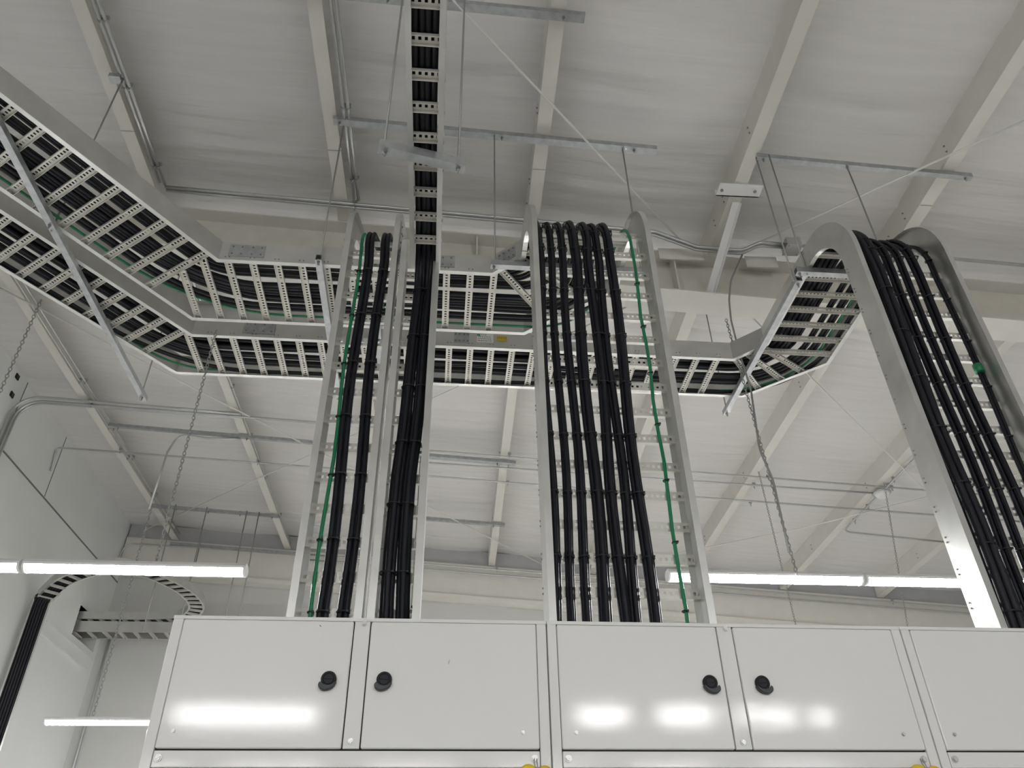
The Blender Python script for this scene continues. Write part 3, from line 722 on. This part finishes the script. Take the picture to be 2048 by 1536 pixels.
MB().tube([R(5.14, 8.22, .02), R(5.14, 8.22, .06), R(5.14, 8.22, .10)], .09, 18, rf=lambda i: (.09, .09, .06)[i]).build('base', m_white, rb)
MB().torus(R(5.14, 8.22, .045), (0, 0, 1), .10, .012, 18, 6).build('rim', m_galvd, rb)
conduit('looped conduit hanging down from the left strut to the lower lamp', [R(-2.6, 8.2, .06), R(-3.0, 8.2, .09), R(-3.32, 8.2, .06), W(-3.40, 8.2, 6.35), W(-3.43, 8.2, 5.6)], rad=.14, r=.012)
for j, x in enumerate((-4.12, -4.08)):
    conduit('%s conduit along the purlin nearest the left wall' % ('left', 'right')[j], [R(x-.08+.02*j, 5.0, .0), R(x-.08+.02*j, 11.2, .0)], clamps=[R(x-.08+.02*j, y, .0) for y in (7.35, 8.3, 9.0, 10.0)], r=.011, group='conduits along the purlin nearest the left wall')
conduit('conduit along the second purlin at left beyond the rafter', [R(-2.49, 5.0, .01), R(-2.49, 11.2, .01)], clamps=[R(-2.49, y, .01) for y in (7.2, 8.2, 9.2, 10.3)], r=.013)
conduit('conduit along the ceiling line of the far wall at left', [W(-4.99, 11.40, 6.3), W(-4.985, 11.40, 6.64), R(-2.3, 11.40, .09)], rad=.16, r=.012)
conduit('long conduit along the ceiling line of the far wall at right', [R(-2.2, 11.34, .11), R(8.5, 11.34, .11)], r=.014, clamps=[R(x, 11.34, .11) for x in (.62, 3.7, 6.7)])
conduit('second long conduit just under the first on the far wall at right', [R(-2.2, 11.40, .17), R(8.5, 11.40, .17)], r=.014)
conduit('vertical conduit on the far wall in the left corner', [W(-4.88, 11.585, .5), W(-4.88, 11.585, 5.3)], r=.02, clamps=())
# flexible cord of the right lamp
cp = [W(2.283, 4.5, 6.16), W(2.135, 4.5, 5.868), W(2.08, 4.5, 5.651), W(2.058, 4.5, 5.444), W(2.062, 4.5, 5.15), W(2.085, 4.5, 4.783), W(2.045, 4.5, 4.279), W(2.09, 4.5, 4.047), W(2.085, 4.5, 3.684), W(2.08, 4.5, 3.53)]
conduit('grey flexible cord hanging from the conduit down to the right lamp', cp, r=.0075, rad=.5, m=m_rod)

# ================================================================== LAMPS AND CHAINS
def chain(label, p0, p1, r=.003, L=.034):
    p0, p1 = V(p0), V(p1); d = (p1-p0); n = int(d.length/(L*.78)); d.normalize(); u = d.orthogonal().normalized(); v = d.cross(u); m = MB()
    for k in range(n):
        c = p0+d*(L*.78*(k+.5)); a = u if k % 2 else v; pts = []
        for q in range(9):
            t = 2*math.pi*q/8; pts.append(c+d*(L/2*math.cos(t))+a*(L*.27*math.sin(t)))
        m.tube(pts, r, 5)
    o = m.build('hanging_chain', m_rod); tag(o, label, 'chain', 'lamp chains'); return o
def lamp(label, x0, y, z, L=1.22, group='hanging fluorescent lamps', yaw=0):
    t = thing('fluorescent_lamp', label, 'lamp', (x0+L/2, y, z), group)
    hs = [(-.045, .0), (.045, .0), (.045, .014), (.025, .036), (-.025, .036), (-.045, .014)]
    X = V((math.cos(yaw), math.sin(yaw), 0)); Yv = V((-math.sin(yaw), math.cos(yaw), 0)); o0 = V((x0, y, z+.02))
    MB().sweep(hs, [(o0+X*.0, Yv, UPV), (o0+X*L, Yv, UPV)]).build('housing', m_white, t)
    pr = [(.042*math.cos(math.pi*k/10), -.034*math.sin(math.pi*k/10)) for k in range(11)]
    MB().sweep(pr, [(o0+X*.012, Yv, UPV), (o0+X*(L-.012), Yv, UPV)], smooth=True).build('diffuser', m_lamp, t)
    e = MB()
    for f in (0, L-.012): e.sweep([(a*1.08, b*1.08) for a, b in pr], [(o0+X*f, Yv, UPV), (o0+X*(f+.012), Yv, UPV)])
    e.build('end_cap', m_white, t)
    return t
lamp('left hanging lamp, cut by the left edge of the view', -3.57, 4.43, 3.305)
lamp('left hanging lamp, whole, beside the leftmost riser', -2.335, 4.43, 3.305)
lamp('right hanging lamp starting behind the centre riser', 1.385, 4.52, 3.365, 1.24)
lamp('right hanging lamp ending behind the right riser', 2.645, 4.52, 3.365, 1.24)
lamp('right hanging lamp beyond the right riser at the edge', 3.905, 4.52, 3.365, 1.24)
lamp('small distant lamp low at left beside the cabinet', -3.634, 8.2, 3.34, 1.22)
lamp('distant lamp joined to the small one, hidden behind the left cabinet', -2.414, 8.2, 3.34, 1.22)
for nm, x in (('left', -2.2), ('centre', .6), ('centre right', 3.0), ('right', 5.4)):  # unseen row added to brighten the far end of the room
    lamp('added unseen fill lamp in the farthest row behind the cabinets, ' + nm, x, 10.0, 3.34, 1.22, 'added fill lamps behind the cabinets')
for nm, x in (('far left', -.1), ('left', 1.15), ('centre', 2.38), ('right', 3.61), ('far right', 4.84)):
    lamp('distant lamp in the row hidden behind the cabinets, ' + nm, x, 8.04, 3.34, 1.22, 'distant lamps behind the cabinets')
chain('thin chain dropping behind the right cabinet from the far ceiling', W(5.1, 8.04, zr(5.1)), (4.9, 8.04, 3.4), .0025)
for nm, x in (('far left', -4.3), ('left', -2.6), ('left of centre', -.9), ('right of centre', .8), ('right', 2.5), ('far right', 4.2)):  # unseen lamps added to light the cabinet fronts
    lamp('added fill lamp of the rear row behind the viewer, ' + nm, x, -5.4, 3.34, 1.22, 'added rear fill lamps behind the viewer')
    if nm in ('left', 'right'): lamp('added fill lamp of the last row behind the viewer, ' + nm, x, -8.2, 3.34, 1.22, 'added last row of fill lamps behind the viewer')  # two more added lamps, fill light from farther back
lamp('lamp behind the viewer mirrored in the left cabinet door', -2.36, -2.2, 3.32, 1.28, 'lamps behind the viewer')
for x, L in ((1.33, .50), (2.10, .55), (2.85, .23), (3.13, .30), (3.60, .22)):
    lamp('lamp behind the viewer mirrored in the right cabinet doors', x, -2.2, 3.34, L, 'lamps behind the viewer')
chain('chain hanging from the farther ladder to the left lamp', (-1.63, 4.41, ZT+.02), (-1.63, 4.43, 3.34))
chain('chain with the cord going to the right lamp', W(2.02, 4.5, 5.45), W(2.105, 4.51, 3.35))
chain('thin chain farther back beside the right lamp cord', W(3.58, 8.04, zr(3.58)+.01), W(3.62, 8.04, 3.42), .0025)
chain('chain of the small distant lamp at lower left', (-3.22, 8.2, 5.6), (-3.22, 8.2, 3.40), .004, .05)
chain('chain hanging at the far left edge of the view', W(-4.07, 6.0, zr(-4.07)), W(-4.07, 6.0, 5.4), .004, .05)
bpy.data.objects['hanging_chain.004'].data.materials[0] = m_rod

# ================================================================== CABINETS
YC0 = 2.80
def screw(x, z, parent, r=.007, y=YC0, m=None):
    b = MB(); b.tube([(x, y-.001, z), (x, y-.004, z)], r*1.35, 12); b.hexa((x, y-.003, z), (0, -1, 0), r, .005); b.box((x, y-.0085, z), (r*.7, 0, r*.4), (0, .0008, 0), (-.0008, 0, .0014))
    return b.build('screw', m or m_screw, parent)
def latch(x, z, parent, tilt):
    l = MB(); l.tube([(x, YC0-.001, z), (x, YC0-.012, z), (x, YC0-.016, z)], .026, 24, rf=lambda i: (.026, .026, .023)[i])
    b = l.build('latch', m_black, parent)
    r_ = MB().torus((x, YC0-.017, z), (0, 1, 0), .018, .0016, 20, 6); r_.box((x, YC0-.0175, z), (.014, 0, .001*tilt), (0, .0015, 0), (0, 0, .0018)); r_.build('slot_ring', m_black, b)
    wm = MB(); pr = []
    for k in range(13):
        a = math.pi+math.pi*k/12; pr.append((.028*math.cos(a)+.003*tilt+.006*tilt*max(0, -math.sin(a)), -.016+.022*math.sin(a)))
    pr += [(.027, -.012), (.014, -.0225), (0, -.0255), (-.014, -.0225), (-.027, -.012)]
    wm.sweep(pr, [(V((x, YC0-.003, z)), V((1, 0, 0)), UPV), (V((x, YC0-.020, z)), V((1, 0, 0)), UPV), (V((x, YC0-.024, z)), V((.93, 0, 0)), UPV*.95)])
    wm.build('latch_wing', m_dgrey, b)
def cabinet(label, x0, x1, frame_l, frame_r, mull, doors, latches, corner, closed=True):
    t = thing('switchgear_cabinet', label, 'cabinet', ((x0+x1)/2, YC0, 0), 'switchgear cabinets in a row')
    zt = 2.487
    b = MB(); b.b(x0, x1, YC0+.022, YC0+.90, 0.0, zt-.012); b.build('body', m_cabd, t)
    MB().b(x0, x1, YC0+.002, YC0+.90, zt-.012, zt).build('top_lip', m_cabd, t)
    for a, c in ((x0+.0012, x0+frame_l), (x1-frame_r, x1-.0012)): MB().rbox(a, c, YC0, YC0+.022, .02, zt-.012, .003).build('corner_post', m_cabd, t)
    mp = MB().rbox(mull[0]+.002, mull[1]-.002, YC0, YC0+.022, 2.056, zt-.013, .002).build('mullion', m_cabd, t)
    mc = (mull[0]+mull[1])/2
    screw(mc+.006, 2.466, mp); screw(mc-.002, 2.078, mp)
    MB().b(x0+.004, x1-.004, YC0+.012, YC0+.021, .03, zt-.013).build('gap_shade', m_gap, t)  # dark sheet behind the doors, paints the shade in their gaps
    for i, (a, c) in enumerate(doors):
        dr = MB().rbox(a+.002, c-.002, YC0-.002, YC0+.02, 2.056, zt-.014, .006).build('door', m_cab, t)
        latch(latches[i], 2.272, dr, (-1, -1) [0] if latches[i] < .5 else 1)
        o = corner[i]
        if o is not None: screw(o, 2.106, dr, .0055)
    pn = MB().rbox(x0+frame_l+.002, x1-frame_r-.002, YC0, YC0+.022, 2.000, 2.050, .003).build('fascia_panel', m_cab, t)
    screw(x0+frame_l+.02, 2.027, pn, .0085); screw(x1-frame_r-.02, 2.027, pn, .0085)
    for i, (a, c) in enumerate(((x0+frame_l, mc), (mc, x1-frame_r))):
        MB().rbox(a+.002, c-.002, YC0-.002, YC0+.02, .12, 1.994, .006).build('lower_door', m_cab, t)
    return t
cabinet('left light grey switchgear cabinet under the two slim risers', -.922, .386, .036, .036, (-.298, -.240), [(-.886, -.298), (-.240, .350)], (-.364, -.178), (-.837, .293))
cabinet('middle light grey switchgear cabinet under the centre riser', .388, 1.722, .034, .036, (1.014, 1.074), [(.422, 1.014), (1.074, 1.686)], (.958, 1.147), (.472, 1.618))
cabinet('right light grey switchgear cabinet, cut by the right edge', 1.724, 3.06, .034, .036, (2.36, 2.42), [(1.758, 2.36), (2.42, 3.024)], (2.30, 2.49), (1.804, 2.95))
# floor of shade: cable entry glands on top of the cabinets
# scuffs on the left doors
sc_ = MB(); sc_.box((-.05+.09, YC0-.0022, 2.335), (.0015, 0, .006), (0, .0001, 0), (.001, 0, 0)).box((-.415, YC0-.0022, 2.455), (.003, 0, -.003), (0, .0001, 0), (.001, 0, .001))
sc_.build('scuff', m_seam, [o for o in bpy.data.objects if o.name == 'door'][0])
# yellow tags hanging on wires
for x, lab, s in ((.333, 'yellow tag wired to the screw between the left and middle cabinets', 1), (1.654, 'yellow tag wired to the screw near the right cabinet, cut by the lower edge', 1)):
    t = thing('yellow_tag', lab, 'tag', (x, YC0-.02, 1.96), 'yellow tags')
    for dx, w_, zo in ((-.026, .032, 0), (.028, .028, -.004)):
        m = MB(); pr = [(w_*math.cos(2*math.pi*k/20), .034*math.sin(2*math.pi*k/20)) for k in range(20)]
        m.sweep(pr, [(V((x+dx, YC0-.010, 1.975+zo)), V((1, 0, 0))*.8, UPV*.8), (V((x+dx, YC0-.013, 1.975+zo)), V((1, 0, 0)), UPV), (V((x+dx, YC0-.022, 1.973+zo)), V((1, 0, 0)), UPV), (V((x+dx, YC0-.027, 1.97+zo)), V((1, 0, 0))*.75, UPV*.8)], smooth=True)
        m.build('plastic_lobe', m_yel, t)
    MB().tube([(x-.005, YC0-.008, 2.027), (x-.007, YC0-.014, 2.01), (x-.004, YC0-.03, 1.99), (x-.002, YC0-.03, 1.965)], .0014, 6).tube([(x+.003, YC0-.008, 2.025), (x+.004, YC0-.016, 2.005), (x+.002, YC0-.031, 1.985), (x, YC0-.03, 1.965)], .0014, 6).build('wire_loop', m_rod, t)

# small things on the left wall
for (y, z, lab) in ((7.56, 6.91, 'upper'), (7.60, 6.69, 'lower')):
    t = thing('wall_plate', '%s small black plate high on the left wall' % lab, 'plate', W(WL, y, z), 'black plates on the left wall')
    MB().bw(WL+.001, WL+.012, y-.035, y+.035, z-.03, z+.03).build('plate', m_black, t)
    MB().bw(WL+.012, WL+.016, y-.012, y+.012, z-.02, z+.02).build('insert', m_dgrey, t)
